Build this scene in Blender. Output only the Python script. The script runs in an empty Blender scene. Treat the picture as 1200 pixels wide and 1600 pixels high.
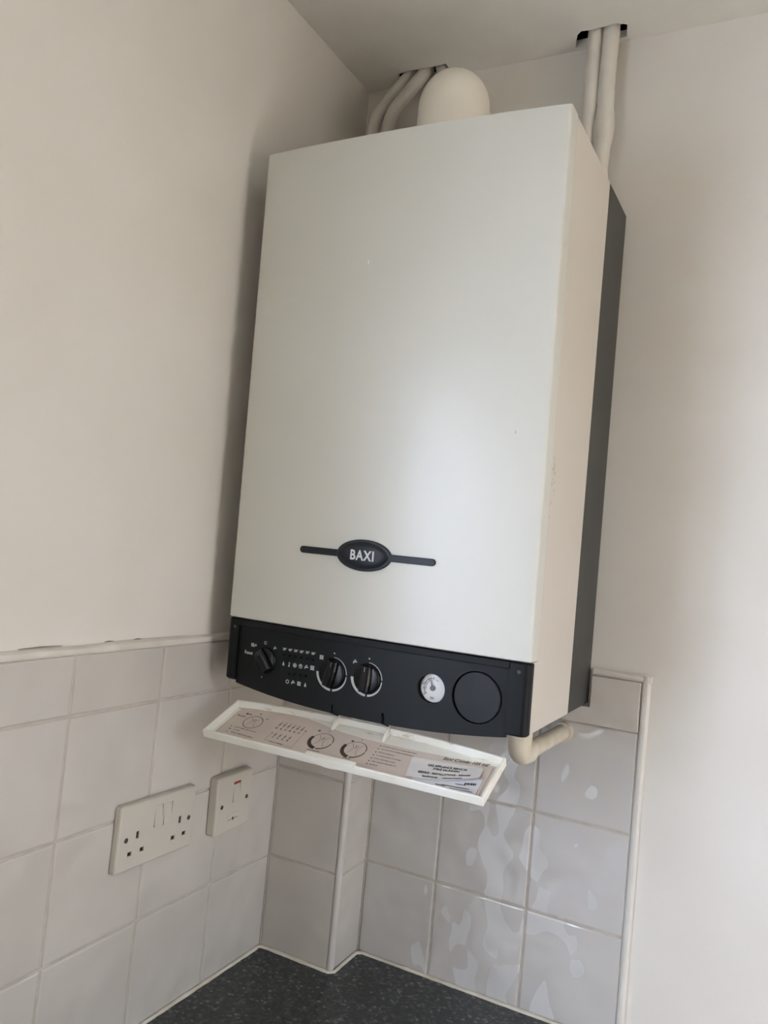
import bpy, bmesh, math, random
from mathutils import Vector, Matrix
random.seed(7)

# ------------------------------------------------------------------ camera, sky, exposure
scene = bpy.context.scene
col = scene.collection

cam_data = bpy.data.cameras.new('camera')
cam = bpy.data.objects.new('camera', cam_data)
col.objects.link(cam)
cam_data.sensor_fit = 'HORIZONTAL'
cam_data.sensor_width = 36.0
cam_data.lens = 36.0 * 1259.24 / 1200.0
cam_data.shift_y = -(800.0 - 776.6) / 1200.0
cam_data.clip_start = 0.02
YAW, PITCH, ROLL = 0.484602, 0.0564726, 0.0941086
_fw = Vector((-math.sin(YAW) * math.cos(PITCH), math.cos(YAW) * math.cos(PITCH), math.sin(PITCH)))
_r = _fw.cross(Vector((0, 0, 1))).normalized()
_u = _r.cross(_fw)
_r2 = _r * math.cos(ROLL) + _u * math.sin(ROLL)
_u2 = -_r * math.sin(ROLL) + _u * math.cos(ROLL)
_m = Matrix((_r2, _u2, -_fw)).transposed().to_4x4()
_m.translation = (0.774954, -1.259174, 0.213012)
cam.matrix_world = _m
scene.camera = cam

world = bpy.data.worlds.new('overcast_sky')
scene.world = world
world.use_nodes = True
bg = world.node_tree.nodes['Background']
bg.inputs[0].default_value = (0.84, 0.97, 1.24, 1)
bg.inputs[1].default_value = 6.0

scene.view_settings.view_transform = 'Standard'
scene.view_settings.look = 'None'
scene.view_settings.gamma = 1.0
scene.view_settings.use_curve_mapping = False
scene.view_settings.exposure = 1.58

# kitchen window in the left wall, behind the camera's left shoulder (y range, z range)
WY0, WY1, WZ0, WZ1 = -2.35, -1.10, -0.36, 0.62
portal_data = bpy.data.lights.new('window_portal', 'AREA')
portal_data.shape = 'RECTANGLE'
portal_data.size = WZ1 - WZ0
portal_data.size_y = WY1 - WY0
portal_data.cycles.is_portal = True
portal = bpy.data.objects.new('window_portal', portal_data)
col.objects.link(portal)
portal.location = (-0.11, (WY0 + WY1) / 2, (WZ0 + WZ1) / 2)
portal.rotation_euler = (0, -math.pi / 2, 0)

# unseen door opening added in the right wall to light the left wall (y range, z range)
DY0, DY1, DZ0, DZ1 = -1.38, -0.68, -1.34, 0.70
portal_data = bpy.data.lights.new('added_door_portal', 'AREA')
portal_data.shape = 'RECTANGLE'
portal_data.size = DZ1 - DZ0
portal_data.size_y = DY1 - DY0
portal_data.cycles.is_portal = True
portal = bpy.data.objects.new('added_door_portal', portal_data)
col.objects.link(portal)
portal.location = (2.5 + .06, (DY0 + DY1) / 2, (DZ0 + DZ1) / 2)
portal.rotation_euler = (0, math.pi / 2, 0)

# ------------------------------------------------------------------ measured sizes (metres; boiler underside z=0, room corner x=0 y=0)
XB, BW, H = 0.0468, 0.45, 0.7627
XR = XB + BW
D0, TB, BOW = 0.329, 0.0302, 0.0088      # front depth at z=.4, forward lean, plan bow
SEAM, DK, ZP = 0.0267, 0.1216, 0.0877    # cover return, rear frame depth, cover lower edge
ZW = -0.4757                             # worktop surface
T = 0.007                                # tile face proud of plaster
ZC, ZF = 1.0543, -1.376                  # ceiling, floor
R0, R1, R2, R3 = 0.0440, -0.0305, -0.1784, -0.3258   # tile course joints
BX, BY = 0.139, -0.0868                  # corner boxing
RX, RY = 2.5, -3.3                       # far walls

def depth(z):
    return D0 + TB * (z - 0.4)

def bow(x):
    s = (x - XB - BW / 2) / (BW / 2)
    return BOW * (1 - s * s)

def fy(x, z, off=0.0):
    """y of the bowed, leaning boiler front; off = metres proud of it"""
    return -depth(z) - bow(x) - off

# ------------------------------------------------------------------ materials
def srgb(r, g, b):
    f = lambda c: (c / 255 / 12.92) if c / 255 <= 0.04045 else ((c / 255 + 0.055) / 1.055) ** 2.4
    return (f(r), f(g), f(b), 1)

class NT:
    def __init__(self, name, color, rough=0.5, spec=0.5, metal=0.0, coat=0.0):
        m = bpy.data.materials.new(name)
        m.use_nodes = True
        self.m, self.t = m, m.node_tree
        self.b = self.t.nodes['Principled BSDF']
        self.b.inputs['Base Color'].default_value = color
        self.b.inputs['Roughness'].default_value = rough
        self.b.inputs['Specular IOR Level'].default_value = spec
        self.b.inputs['Metallic'].default_value = metal
        self.b.inputs['Coat Weight'].default_value = coat
        self.color = color
    def n(self, kind, **kw):
        nd = self.t.nodes.new(kind)
        for k, v in kw.items():
            if k in nd.inputs:
                nd.inputs[k].default_value = v
            else:
                setattr(nd, k, v)
        return nd
    def l(self, a, b):
        self.t.links.new(a, b)
    def pos(self):
        return self.n('ShaderNodeNewGeometry').outputs['Position']
    def noise(self, scale, detail=2.0, rough=0.5, vec=None):
        nd = self.n('ShaderNodeTexNoise', Scale=scale, Detail=detail, Roughness=rough)
        self.l(vec if vec is not None else self.pos(), nd.inputs['Vector'])
        return nd.outputs['Fac']
    def ramp(self, fac, stops):
        nd = self.n('ShaderNodeValToRGB')
        e = nd.color_ramp.elements
        e[0].position, e[0].color = stops[0]
        e[1].position, e[1].color = stops[-1]
        for p_, c_ in stops[1:-1]:
            q = e.new(p_); q.color = c_
        self.l(fac, nd.inputs['Fac'])
        return nd.outputs['Color']
    def mix(self, fac, a, b):
        nd = self.n('ShaderNodeMix', data_type='RGBA')
        if isinstance(fac, float): nd.inputs[0].default_value = fac
        else: self.l(fac, nd.inputs[0])
        for i, v in ((6, a), (7, b)):
            if isinstance(v, tuple): nd.inputs[i].default_value = v
            else: self.l(v, nd.inputs[i])
        return nd.outputs[2]
    def base(self, out):
        self.l(out, self.b.inputs['Base Color'])
    def bump(self, h, strength, dist):
        nd = self.n('ShaderNodeBump', Strength=strength, Distance=dist)
        self.l(h, nd.inputs['Height'])
        self.l(nd.outputs['Normal'], self.b.inputs['Normal'])
        return nd

def simple(name, rgb, rough=0.5, spec=0.5, metal=0.0, coat=0.0):
    return NT(name, srgb(*rgb), rough, spec, metal, coat).m

def blotchy(name, rgb, rgb2, scale, rough=0.6, bump=None, spec=0.5, lo=.35, hi=.65):
    t = NT(name, srgb(*rgb), rough, spec)
    t.base(t.ramp(t.noise(scale, 4), [(lo, srgb(*rgb)), (hi, srgb(*rgb2))]))
    if bump:
        t.bump(t.noise(bump[0], 3), bump[1], bump[2])
    return t.m

M = {}
M['wall'] = blotchy('matt_white_wall_paint', (226, 221, 212), (222, 216, 206), 5, .75, (160, .12, .0012), .3)
M['ceiling'] = blotchy('dull_white_ceiling_paint', (234, 229, 218), (227, 222, 211), 9, .85, (70, .2, .002), .2)
M['room'] = simple('cream_room_paint', (214, 199, 176), .8)
M['floor'] = blotchy('brown_floor', (128, 110, 92), (112, 95, 78), 12, .5)
M['grout'] = blotchy('grey_white_grout', (196, 188, 177), (182, 174, 162), 60, .9)
M['trim'] = blotchy('white_plastic_trim', (226, 222, 214), (218, 213, 204), 20, .35)
M['corner_strip'] = blotchy('pale_plastic_corner_strip', (206, 201, 195), (200, 194, 187), 20, .3)
M['caulk'] = blotchy('cream_silicone', (226, 220, 206), (208, 198, 178), 30, .4)
M['plaster_trim'] = blotchy('painted_over_trim', (228, 222, 212), (214, 206, 194), 25, .6, (60, .4, .002))
M['hole'] = simple('dark_ceiling_void', (38, 32, 27), .9)
M['upvc'] = simple('white_window_frame', (235, 236, 236), .3)
M['bounce_wall'] = simple('warm_cream_bounce_wall', (224, 206, 180), .9)
M['terrace'] = simple('sandstone_terrace', (196, 186, 170), .9)
M['paving'] = simple('pale_outdoor_paving', (190, 188, 182), .9)

# glazed tiles with an uneven, gently rippled glaze
t = NT('bumpy_white_glazed_tile', srgb(222, 220, 217), .07, .5)
t.base(t.ramp(t.noise(7, 3), [(.35, srgb(196, 190, 181)), (.65, srgb(203, 197, 188))]))
t.bump(t.noise(24, 0.4, .4), 1.0, .0045)
M['tile'] = t.m
# slightly paler tile with lighter satin patches, densest around one x and towards the worktop
t = NT('white_tile_with_pale_satin_patches', srgb(200, 196, 190), .07, .5)
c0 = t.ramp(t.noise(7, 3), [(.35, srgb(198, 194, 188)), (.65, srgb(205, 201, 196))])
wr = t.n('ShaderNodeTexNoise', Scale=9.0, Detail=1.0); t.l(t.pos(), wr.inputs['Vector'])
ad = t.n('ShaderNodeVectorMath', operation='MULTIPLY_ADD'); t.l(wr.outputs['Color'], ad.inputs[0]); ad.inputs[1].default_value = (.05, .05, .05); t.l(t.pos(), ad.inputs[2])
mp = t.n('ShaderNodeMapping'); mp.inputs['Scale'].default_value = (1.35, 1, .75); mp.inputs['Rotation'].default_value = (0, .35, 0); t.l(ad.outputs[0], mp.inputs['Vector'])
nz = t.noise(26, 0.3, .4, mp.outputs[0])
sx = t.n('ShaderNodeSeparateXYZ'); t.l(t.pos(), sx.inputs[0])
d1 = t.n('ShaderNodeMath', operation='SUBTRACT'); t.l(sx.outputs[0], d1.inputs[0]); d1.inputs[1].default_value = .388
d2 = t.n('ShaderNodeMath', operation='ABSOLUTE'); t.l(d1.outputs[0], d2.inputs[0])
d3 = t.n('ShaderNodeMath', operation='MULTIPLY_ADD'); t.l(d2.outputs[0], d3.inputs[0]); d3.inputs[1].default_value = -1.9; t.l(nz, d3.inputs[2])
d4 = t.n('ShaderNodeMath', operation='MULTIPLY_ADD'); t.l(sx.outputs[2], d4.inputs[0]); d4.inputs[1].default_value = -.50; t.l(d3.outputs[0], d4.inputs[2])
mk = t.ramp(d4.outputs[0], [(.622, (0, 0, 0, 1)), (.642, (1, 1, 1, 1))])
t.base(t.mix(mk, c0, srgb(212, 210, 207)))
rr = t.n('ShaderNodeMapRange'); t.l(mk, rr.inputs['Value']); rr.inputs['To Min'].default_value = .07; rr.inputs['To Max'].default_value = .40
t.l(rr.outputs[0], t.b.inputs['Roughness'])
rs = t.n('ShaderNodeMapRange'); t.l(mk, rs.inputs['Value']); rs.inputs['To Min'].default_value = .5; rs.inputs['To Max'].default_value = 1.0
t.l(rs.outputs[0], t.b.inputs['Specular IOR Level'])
t.bump(t.noise(24, 0.4, .4), 1.0, .0045)
M['tile_pale_patches'] = t.m

# boiler finishes
def coated(name, rgb, rgb2, rough):
    t = NT(name, srgb(*rgb), rough, .5)
    c = t.ramp(t.noise(3.5, 3), [(.3, srgb(*rgb)), (.7, srgb(*rgb2))])
    t.base(c)
    t.bump(t.noise(900, 2), .05, .0004)
    return t, c
t, c = coated('ivory_powder_coat_front', (212, 210, 200), (208, 205, 194), .30)
M['cover'] = t.m
t, c = coated('ivory_powder_coat_side', (212, 203, 190), (208, 199, 186), .42)
# scuffs near the seam, half way down the side
p = t.n('ShaderNodeSeparateXYZ'); t.l(t.pos(), p.inputs[0])
def box_mask(t, out, c0, w):
    a = t.n('ShaderNodeMath', operation='SUBTRACT'); t.l(out, a.inputs[0]); a.inputs[1].default_value = c0
    b = t.n('ShaderNodeMath', operation='ABSOLUTE'); t.l(a.outputs[0], b.inputs[0])
    d = t.n('ShaderNodeMath', operation='LESS_THAN'); t.l(b.outputs[0], d.inputs[0]); d.inputs[1].default_value = w
    return d.outputs[0]
def mul(t, a, b):
    m_ = t.n('ShaderNodeMath', operation='MULTIPLY'); t.l(a, m_.inputs[0]); t.l(b, m_.inputs[1]); return m_.outputs[0]
vm = t.n('ShaderNodeMapping'); vm.inputs['Scale'].default_value = (1, 1.0, .45); t.l(t.pos(), vm.inputs['Vector'])
sc_n = t.noise(420, 1, .5, vm.outputs[0])
g = t.n('ShaderNodeMath', operation='GREATER_THAN'); t.l(sc_n, g.inputs[0]); g.inputs[1].default_value = .655
msk = mul(t, mul(t, g.outputs[0], box_mask(t, p.outputs[2], .30, .038)), box_mask(t, p.outputs[1], -.290, .010))
t.base(t.mix(msk, c, srgb(120, 104, 92)))
M['casing'] = t.m
M['frame'] = blotchy('dark_grey_rear_frame', (58, 58, 55), (52, 52, 49), 6, .45)
M['panel'] = simple('black_plastic_panel', (18, 20, 21), .5, .2)
M['face'] = simple('black_plastic_control_face', (19, 22, 23), .45, .22)
M['knob'] = simple('gloss_black_knob', (11, 11, 12), .22, .3)
M['groove'] = simple('black_gap', (8, 8, 9), .8)
M['disc'] = simple('black_blank_disc', (24, 25, 26), .45, .25)
M['print'] = simple('pale_grey_print', (196, 200, 200), .6)
M['badge'] = simple('navy_black_badge', (24, 28, 34), .38, .3)
M['silver'] = simple('silver_lettering', (205, 206, 208), .35)
M['dial'] = simple('white_dial', (232, 230, 226), .35)
M['dial_grey'] = simple('grey_dial_needle', (112, 112, 112), .5)
M['chip'] = simple('white_chip', (245, 243, 236), .5)
M['pipe'] = blotchy('white_painted_pipe', (222, 216, 204), (212, 205, 192), 22, .5, (90, .25, .002))
M['pipe_grey'] = blotchy('dull_painted_pipe', (205, 201, 190), (194, 188, 176), 22, .5, (90, .25, .002))
M['flue'] = blotchy('white_flue_plastic', (240, 233, 218), (236, 228, 212), 9, .42)
M['condensate'] = blotchy('yellowed_white_waste_pipe', (222, 212, 192), (206, 194, 170), 34, .35)
M['socket'] = simple('white_urea_plate', (200, 194, 181), .3)
M['screw'] = simple('dull_brass_screw', (96, 84, 74), .4, metal=.6)
M['screw_grey'] = simple('dull_grey_screw', (58, 58, 57), .5)
M['black'] = simple('black_slot', (12, 12, 13), .7)
M['red'] = simple('red_switch_band', (168, 52, 40), .4)
M['label'] = blotchy('beige_printed_label', (216, 200, 186), (206, 192, 180), 24, .6)
M['ink'] = simple('brown_black_ink', (74, 62, 56), .7)
M['ink_soft'] = simple('faded_brown_ink', (128, 112, 102), .7)
M['ink_black'] = simple('black_ink', (34, 32, 32), .7)
M['sticker'] = blotchy('white_paper_sticker', (226, 222, 216), (214, 210, 206), 40, .55)
M['under'] = blotchy('pale_blue_paper', (226, 225, 226), (214, 213, 216), 40, .55)

# aged flap plastic with rusty stains along the hinge
t = NT('yellowed_flap_plastic', srgb(240, 237, 226), .38)
p = t.n('ShaderNodeSeparateXYZ'); t.l(t.pos(), p.inputs[0])
vm = t.n('ShaderNodeMapping'); vm.inputs['Scale'].default_value = (.35, 1, 1); t.l(t.pos(), vm.inputs['Vector'])
st = t.ramp(t.noise(75, 5, .65, vm.outputs[0]), [(.60, (0, 0, 0, 1)), (.78, (.75, .75, .75, 1))])
near = t.n('ShaderNodeMapRange'); near.inputs['From Min'].default_value = -.335; near.inputs['From Max'].default_value = -.318
t.l(p.outputs[1], near.inputs['Value'])
c1 = t.ramp(t.noise(16, 4), [(.3, srgb(243, 241, 232)), (.7, srgb(234, 228, 212))])
t.base(t.mix(mul(t, st, near.outputs[0]), c1, srgb(168, 134, 102)))
M['flap'] = t.m

# dark speckled laminate worktop
t = NT('dark_speckled_worktop', srgb(52, 58, 62), .3)
v1 = t.n('ShaderNodeTexVoronoi', Scale=230.0); t.l(t.pos(), v1.inputs['Vector'])
sp = t.n('ShaderNodeSeparateColor'); t.l(v1.outputs['Color'], sp.inputs[0])
c1 = t.ramp(sp.outputs[0], [(0.0, srgb(24, 26, 27)), (.4, srgb(40, 43, 44)), (.75, srgb(60, 64, 65)), (.93, srgb(92, 96, 95)), (1.0, srgb(140, 142, 138))])
c2 = t.ramp(t.noise(95, 3, .6), [(.35, srgb(28, 31, 32)), (.65, srgb(66, 70, 71))])
t.base(t.mix(.35, c1, c2))
M['worktop'] = t.m

# ------------------------------------------------------------------ builders
ORG = {}

def link(o, parent, origin):
    col.objects.link(o)
    ORG[o.name] = Vector(origin)
    if parent is not None:
        o.parent = parent
        o.location = Vector(origin) - ORG[parent.name]
    else:
        o.location = origin
    return o

def tag(o, label=None, cat=None, group=None, kind=None):
    if label: o['label'] = label
    if cat: o['category'] = cat
    if group: o['group'] = group
    if kind: o['kind'] = kind
    return o

def thing(name, loc, label, cat, group=None):
    return tag(link(bpy.data.objects.new(name, None), None, loc), label, cat, group)

def mesh_data(name, V, F, mat, origin, smooth=None):
    me = bpy.data.meshes.new(name)
    ox, oy, oz = origin
    me.from_pydata([(a - ox, b - oy, c_ - oz) for a, b, c_ in V], [], F)
    bm = bmesh.new(); bm.from_mesh(me)
    bmesh.ops.recalc_face_normals(bm, faces=bm.faces)
    bm.to_mesh(me); bm.free()
    me.materials.append(M[mat])
    if smooth is not None:
        me.polygons.foreach_set('use_smooth', [True] * len(me.polygons))
        me.set_sharp_from_angle(angle=math.radians(smooth))
    me.update()
    return me

def obj(name, V, F, mat, parent=None, smooth=None, bevel=0.0, seg=2, label=None, kind=None):
    xs, ys, zs = zip(*V)
    org = ((min(xs) + max(xs)) / 2, (min(ys) + max(ys)) / 2, min(zs))
    o = bpy.data.objects.new(name, mesh_data(name, V, F, mat, org, smooth))
    link(o, parent, org)
    if bevel:
        b = o.modifiers.new('soft_edge', 'BEVEL')
        b.width = bevel; b.segments = seg; b.limit_method = 'ANGLE'; b.angle_limit = math.radians(40)
        b.harden_normals = False
    tag(o, label, kind=kind)
    return o

class S:
    """collects shapes for one mesh"""
    def __init__(self): self.V, self.F = [], []
    def add(self, V, F):
        k = len(self.V); self.V += [tuple(v) for v in V]; self.F += [tuple(i + k for i in f) for f in F]; return self
    def box(self, a, b):
        (x0, y0, z0), (x1, y1, z1) = a, b
        return self.add([(x0, y0, z0), (x1, y0, z0), (x1, y1, z0), (x0, y1, z0), (x0, y0, z1), (x1, y0, z1), (x1, y1, z1), (x0, y1, z1)],
                        [(0, 3, 2, 1), (4, 5, 6, 7), (0, 1, 5, 4), (1, 2, 6, 5), (2, 3, 7, 6), (3, 0, 4, 7)])
    def loft(self, rings, cap=True):
        n = len(rings[0]); V = [v for r_ in rings for v in r_]; F = []
        for i in range(len(rings) - 1):
            for j in range(n):
                F.append((i * n + j, i * n + (j + 1) % n, (i + 1) * n + (j + 1) % n, (i + 1) * n + j))
        if cap:
            F.append(tuple(range(n - 1, -1, -1))); F.append(tuple((len(rings) - 1) * n + j for j in range(n)))
        return self.add(V, F)
    def tube(self, path, r, n=20, cap=True):
        """round tube along a path; r is a number or one radius per point"""
        P = [Vector(q) for q in path]; rings = []
        up = None
        for i, q in enumerate(P):
            d = ((P[i + 1] - q).normalized() if i < len(P) - 1 else Vector((0, 0, 0))) + ((q - P[i - 1]).normalized() if i else Vector((0, 0, 0)))
            d.normalize()
            if up is None:
                up = d.orthogonal().normalized()
            up = (up - d * up.dot(d)).normalized()
            w = d.cross(up)
            rr = r[i] if isinstance(r, (list, tuple)) else r
            rings.append([q + up * (rr * math.cos(2 * math.pi * k / n)) + w * (rr * math.sin(2 * math.pi * k / n)) for k in range(n)])
        return self.loft(rings, cap)
    def lathe(self, c, axis, prof, n=32, up=(0, 0, 1)):
        """prof: list of (radius, height along axis)"""
        a = Vector(axis).normalized(); u_ = Vector(up)
        if abs(a.dot(u_)) > .99: u_ = Vector((0, 1, 0))
        u_ = (u_ - a * u_.dot(a)).normalized(); w = a.cross(u_); c = Vector(c)
        rings = [[c + a * h + u_ * (max(r_, 1e-5) * math.cos(2 * math.pi * k / n)) + w * (max(r_, 1e-5) * math.sin(2 * math.pi * k / n)) for k in range(n)] for r_, h in prof]
        return self.loft(rings, True)
    def obj(self, name, mat, parent=None, **kw):
        return obj(name, self.V, self.F, mat, parent, **kw)

def smooth_path(pts, rad, n=8):
    """round the inner corners of a polyline"""
    P = [Vector(q) for q in pts]; out = [P[0]]
    for i in range(1, len(P) - 1):
        a = (P[i - 1] - P[i]); b = (P[i + 1] - P[i])
        k = min(rad, a.length * .49, b.length * .49)
        s_, e_ = P[i] + a.normalized() * k, P[i] + b.normalized() * k
        for j in range(n + 1):
            t_ = j / n
            out.append(s_ * (1 - t_) ** 2 + P[i] * 2 * t_ * (1 - t_) + e_ * t_ ** 2)
    out.append(P[-1])
    return out

def circle2(cx, cy, r, n=32, ry=None):
    return [(cx + r * math.cos(2 * math.pi * k / n), cy + (ry or r) * math.sin(2 * math.pi * k / n)) for k in range(n)]

def rect2(x0, y0, x1, y1):
    return [(x0, y0), (x1, y0), (x1, y1), (x0, y1)]

def fill2(outer, holes=(), cuts=(), ycuts=()):
    """triangulate a 2-D outline with holes -> verts2d, faces, boundary edges"""
    bm = bmesh.new()
    for lp in [outer] + list(holes):
        vs = [bm.verts.new((a, b, 0)) for a, b in lp]
        for i in range(len(vs)):
            bm.edges.new((vs[i], vs[(i + 1) % len(vs)]))
    bmesh.ops.triangle_fill(bm, use_beauty=True, use_dissolve=False, edges=bm.edges[:], normal=(0, 0, 1))
    for c_ in cuts:
        bmesh.ops.bisect_plane(bm, geom=bm.verts[:] + bm.edges[:] + bm.faces[:], plane_co=(c_, 0, 0), plane_no=(1, 0, 0), dist=1e-6)
    for c_ in ycuts:
        bmesh.ops.bisect_plane(bm, geom=bm.verts[:] + bm.edges[:] + bm.faces[:], plane_co=(0, c_, 0), plane_no=(0, 1, 0), dist=1e-6)
    bm.verts.index_update()
    V = [(v.co.x, v.co.y) for v in bm.verts]
    F = [tuple(v.index for v in f.verts) for f in bm.faces]
    B = [(e.verts[0].index, e.verts[1].index) for e in bm.edges if len(e.link_faces) == 1]
    bm.free()
    return V, F, B

def plate(s, outer, holes, f, thick, cuts=(), ycuts=(), back=True):
    """a plate of real thickness: f(a, b, w) maps outline coords and height to space"""
    V, F, B = fill2(outer, holes, cuts, ycuts)
    n = len(V)
    s.add([f(a, b, 0.0) for a, b in V] + [f(a, b, -thick) for a, b in V],
          F + ([tuple(i + n for i in reversed(q)) for q in F] if back else []) + [(a, b, b + n, a + n) for a, b in B])
    return s

def text2(body, w=None, h=None, shear=0.0, bold=0.0, space=1.0):
    """lettering as a flat 2-D mesh from Blender's own built-in face, baseline-left at 0,0"""
    cu = bpy.data.curves.new('lettering', 'FONT')
    cu.body = body; cu.size = 1.0; cu.shear = shear; cu.offset = bold; cu.resolution_u = 3; cu.space_character = space
    o = bpy.data.objects.new('lettering', cu); col.objects.link(o)
    dg = bpy.context.evaluated_depsgraph_get()
    ev = o.evaluated_get(dg); me = ev.to_mesh()
    V = [(v.co.x, v.co.y) for v in me.vertices]; F = [tuple(p_.vertices) for p_ in me.polygons]
    ev.to_mesh_clear()
    bpy.data.objects.remove(o); bpy.data.curves.remove(cu)
    x0 = min(v[0] for v in V); x1 = max(v[0] for v in V); y1 = max(v[1] for v in V)
    sx = w / (x1 - x0) if w else None; sy = h / y1 if h else None
    sx = sx or sy; sy = sy or sx
    return [((a - x0) * sx, b * sy) for a, b in V], F

# ------------------------------------------------------------------ the room
def slab(name, a, b, mat, parent=None):
    return tag(S().box(a, b).obj(name, mat, parent), kind='structure')

def wall_x(s, x, y0, y1, z0, z1, back):
    s.box((min(x, x + back), y0, z0), (max(x, x + back), y1, z1))

# left wall with the window opening
s = S()
for y0, y1, z0, z1 in ((WY1, 0.12, ZF, ZC), (RY, WY0, ZF, ZC), (WY0, WY1, ZF, WZ0), (WY0, WY1, WZ1, ZC)):
    s.box((-0.22, y0, z0), (0, y1, z1))
wall_left = tag(s.obj('wall_left', 'wall'), kind='structure')
wall_back = slab('wall_back', (0, 0, ZF), (RX, 0.12, ZC), 'wall')
s = S()
for y0, y1, z0, z1 in ((DY1, 0.12, ZF, ZC), (RY, DY0, ZF, ZC), (DY0, DY1, ZF, DZ0), (DY0, DY1, DZ1, ZC)):
    s.box((RX, y0, z0), (RX + .12, y1, z1))
wall_right = tag(s.obj('wall_right', 'room'), kind='structure')
wall_front = slab('wall_front', (-.22, RY - .12, ZF), (RX + .12, RY, ZC), 'room')
floor = slab('floor', (-.22, RY - .12, ZF - .1), (RX + .12, .12, ZF), 'floor')

# ceiling with two ragged holes knocked through for the pipes
def ragged(pts, j=.003):
    out = []
    n = len(pts)
    for i in range(n):
        a, b = pts[i], pts[(i + 1) % n]
        for k in range(3):
            t_ = k / 3
            out.append((a[0] + (b[0] - a[0]) * t_ + random.uniform(-j, j), a[1] + (b[1] - a[1]) * t_ + random.uniform(-j, j)))
    return out
hole_r = ragged([(.394, -.008), (.478, -.010), (.484, -.040), (.470, -.0475), (.440, -.0455), (.412, -.0470), (.402, -.034)], .0016)
hole_l = ragged([(.066, -.004), (.172, -.004), (.174, -.038), (.130, -.0365), (.108, -.040), (.078, -.037)], .0016)
s = S()
plate(s, [(-.22, RY - .12), (RX + .12, RY - .12), (RX + .12, .12), (-.22, .12)], [hole_r, hole_l],
      lambda a, b, w: (a, b, ZC - w), .0125, cuts=(0.6, 1.4), ycuts=(-.5, -1.6))
ceiling = tag(s.obj('ceiling', 'ceiling'), kind='structure')
s = S().box((-.2, -.45, ZC + .16), (.9, .1, ZC + .2)).box((-.2, -.45, ZC + .0125), (.9, -.41, ZC + .16)).box((-.2, .06, ZC + .0125), (.9, .1, ZC + .16))
s.box((-.2, -.45, ZC + .0125), (-.16, .1, ZC + .16)).box((.86, -.45, ZC + .0125), (.9, .1, ZC + .16))
s.obj('ceiling_void', 'hole', ceiling)

# window: frame, mullion, sill
s = S()
fx0, fx1 = -.15, -.09
s.box((fx0, WY0, WZ0), (fx1, WY0 + .05, WZ1)).box((fx0, WY1 - .05, WZ0), (fx1, WY1, WZ1))
s.box((fx0, WY0 + .05, WZ0), (fx1, WY1 - .05, WZ0 + .05)).box((fx0, WY0 + .05, WZ1 - .05), (fx1, WY1 - .05, WZ1))
s.box((fx0, -1.76, WZ0 + .05), (fx1, -1.70, WZ1 - .05))
window_1 = tag(s.obj('window_1', 'upvc'), kind='structure')
S().box((-.09, WY0, WZ0 - .02), (.03, WY1, WZ0 + .002)).obj('window_sill', 'upvc', window_1)
s = S(); dx0, dx1 = RX + .03, RX + .09
s.box((dx0, DY0, DZ0), (dx1, DY0 + .07, DZ1)).box((dx0, DY1 - .07, DZ0), (dx1, DY1, DZ1)).box((dx0, DY0 + .07, DZ1 - .07), (dx1, DY1 - .07, DZ1))
s.box((dx0, DY0 + .07, DZ0), (dx1, DY1 - .07, DZ0 + .09)).box((dx0, DY0 + .07, -.46), (dx1, DY1 - .07, -.40))
tag(s.obj('added_door_1', 'upvc'), kind='structure')  # frame of the added, unseen door
slab('wall_warm_bounce', (RX + 2.6, -7, ZF - .15), (RX + 2.8, 4, .7), 'bounce_wall')  # unseen wall added outside to bounce warm light in through the door
slab('floor_garden', (RX + .13, -14, ZF - .25), (14, 12, ZF - .15), 'terrace')
# outdoor paving seen by the window's light
slab('floor_outdoor', (-14, -14, ZF - .25), (-.23, 12, ZF - .15), 'paving')

# ------------------------------------------------------------------ tiling: every tile a piece of its own
TILE_MESH = {}
def tile_mesh(w, h, key):
    """pillowed tile, local x = width, y = height, z = out of wall"""
    k = (round(w, 4), round(h, 4), key)
    if k in TILE_MESH: return TILE_MESH[k]
    a, b = w / 2, h / 2
    rings = []
    for ins, z in ((0, 0), (0, .0050), (.0009, .0064), (.0026, .0070)):
        rings.append([(-a + ins, -b + ins, z), (a - ins, -b + ins, z), (a - ins, b - ins, z), (-a + ins, b - ins, z)])
    s = S(); s.loft(rings, True)
    me = mesh_data('tile', s.V, s.F, key, (0, 0, 0))
    TILE_MESH[k] = me
    return me

def tile(parent, centre, right, w, h, mat='tile'):
    """right: unit vector of the tile's width; z is up"""
    r_ = Vector(right); up = Vector((0, 0, 1)); n_ = r_.cross(up)
    o = bpy.data.objects.new('tile', tile_mesh(w, h, mat))
    link(o, parent, centre)
    j = random.uniform(-.0035, .0035); j2 = random.uniform(-.0035, .0035)
    o.rotation_euler = (Matrix((r_, up, n_)).transposed().to_4x4() @ Matrix.Rotation(j, 4, 'X') @ Matrix.Rotation(j2, 4, 'Y')).to_euler()
    return o

G = .0026
ROWS = [(R0 - .001, R1), (R1, R2), (R2, R3), (R3, ZW)]
# left wall (normal +x, width runs along +y)
LC = [-0.0078, -0.0930, -0.2450, -0.3999, -0.5531, -0.7064, -0.8597, -1.013]
s = S().box((0.0, -1.013, ZW), (.0052, -.0005, R0)).obj('grout', 'grout', wall_left)
for i, (zt, zb) in enumerate(ROWS):
    for j in range(len(LC) - 1):
        ya, yb = LC[j + 1], LC[j]
        if j == 0 and i > 0:
            continue                                   # hidden inside the boxing
        top, bot = zt - (G / 2 if i else 0), zb + (G / 2 if i < 3 else .002)
        tile(wall_left, (0.0, (ya + yb) / 2, (top + bot) / 2), (0, 1, 0), yb - ya - G, top - bot)
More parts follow.
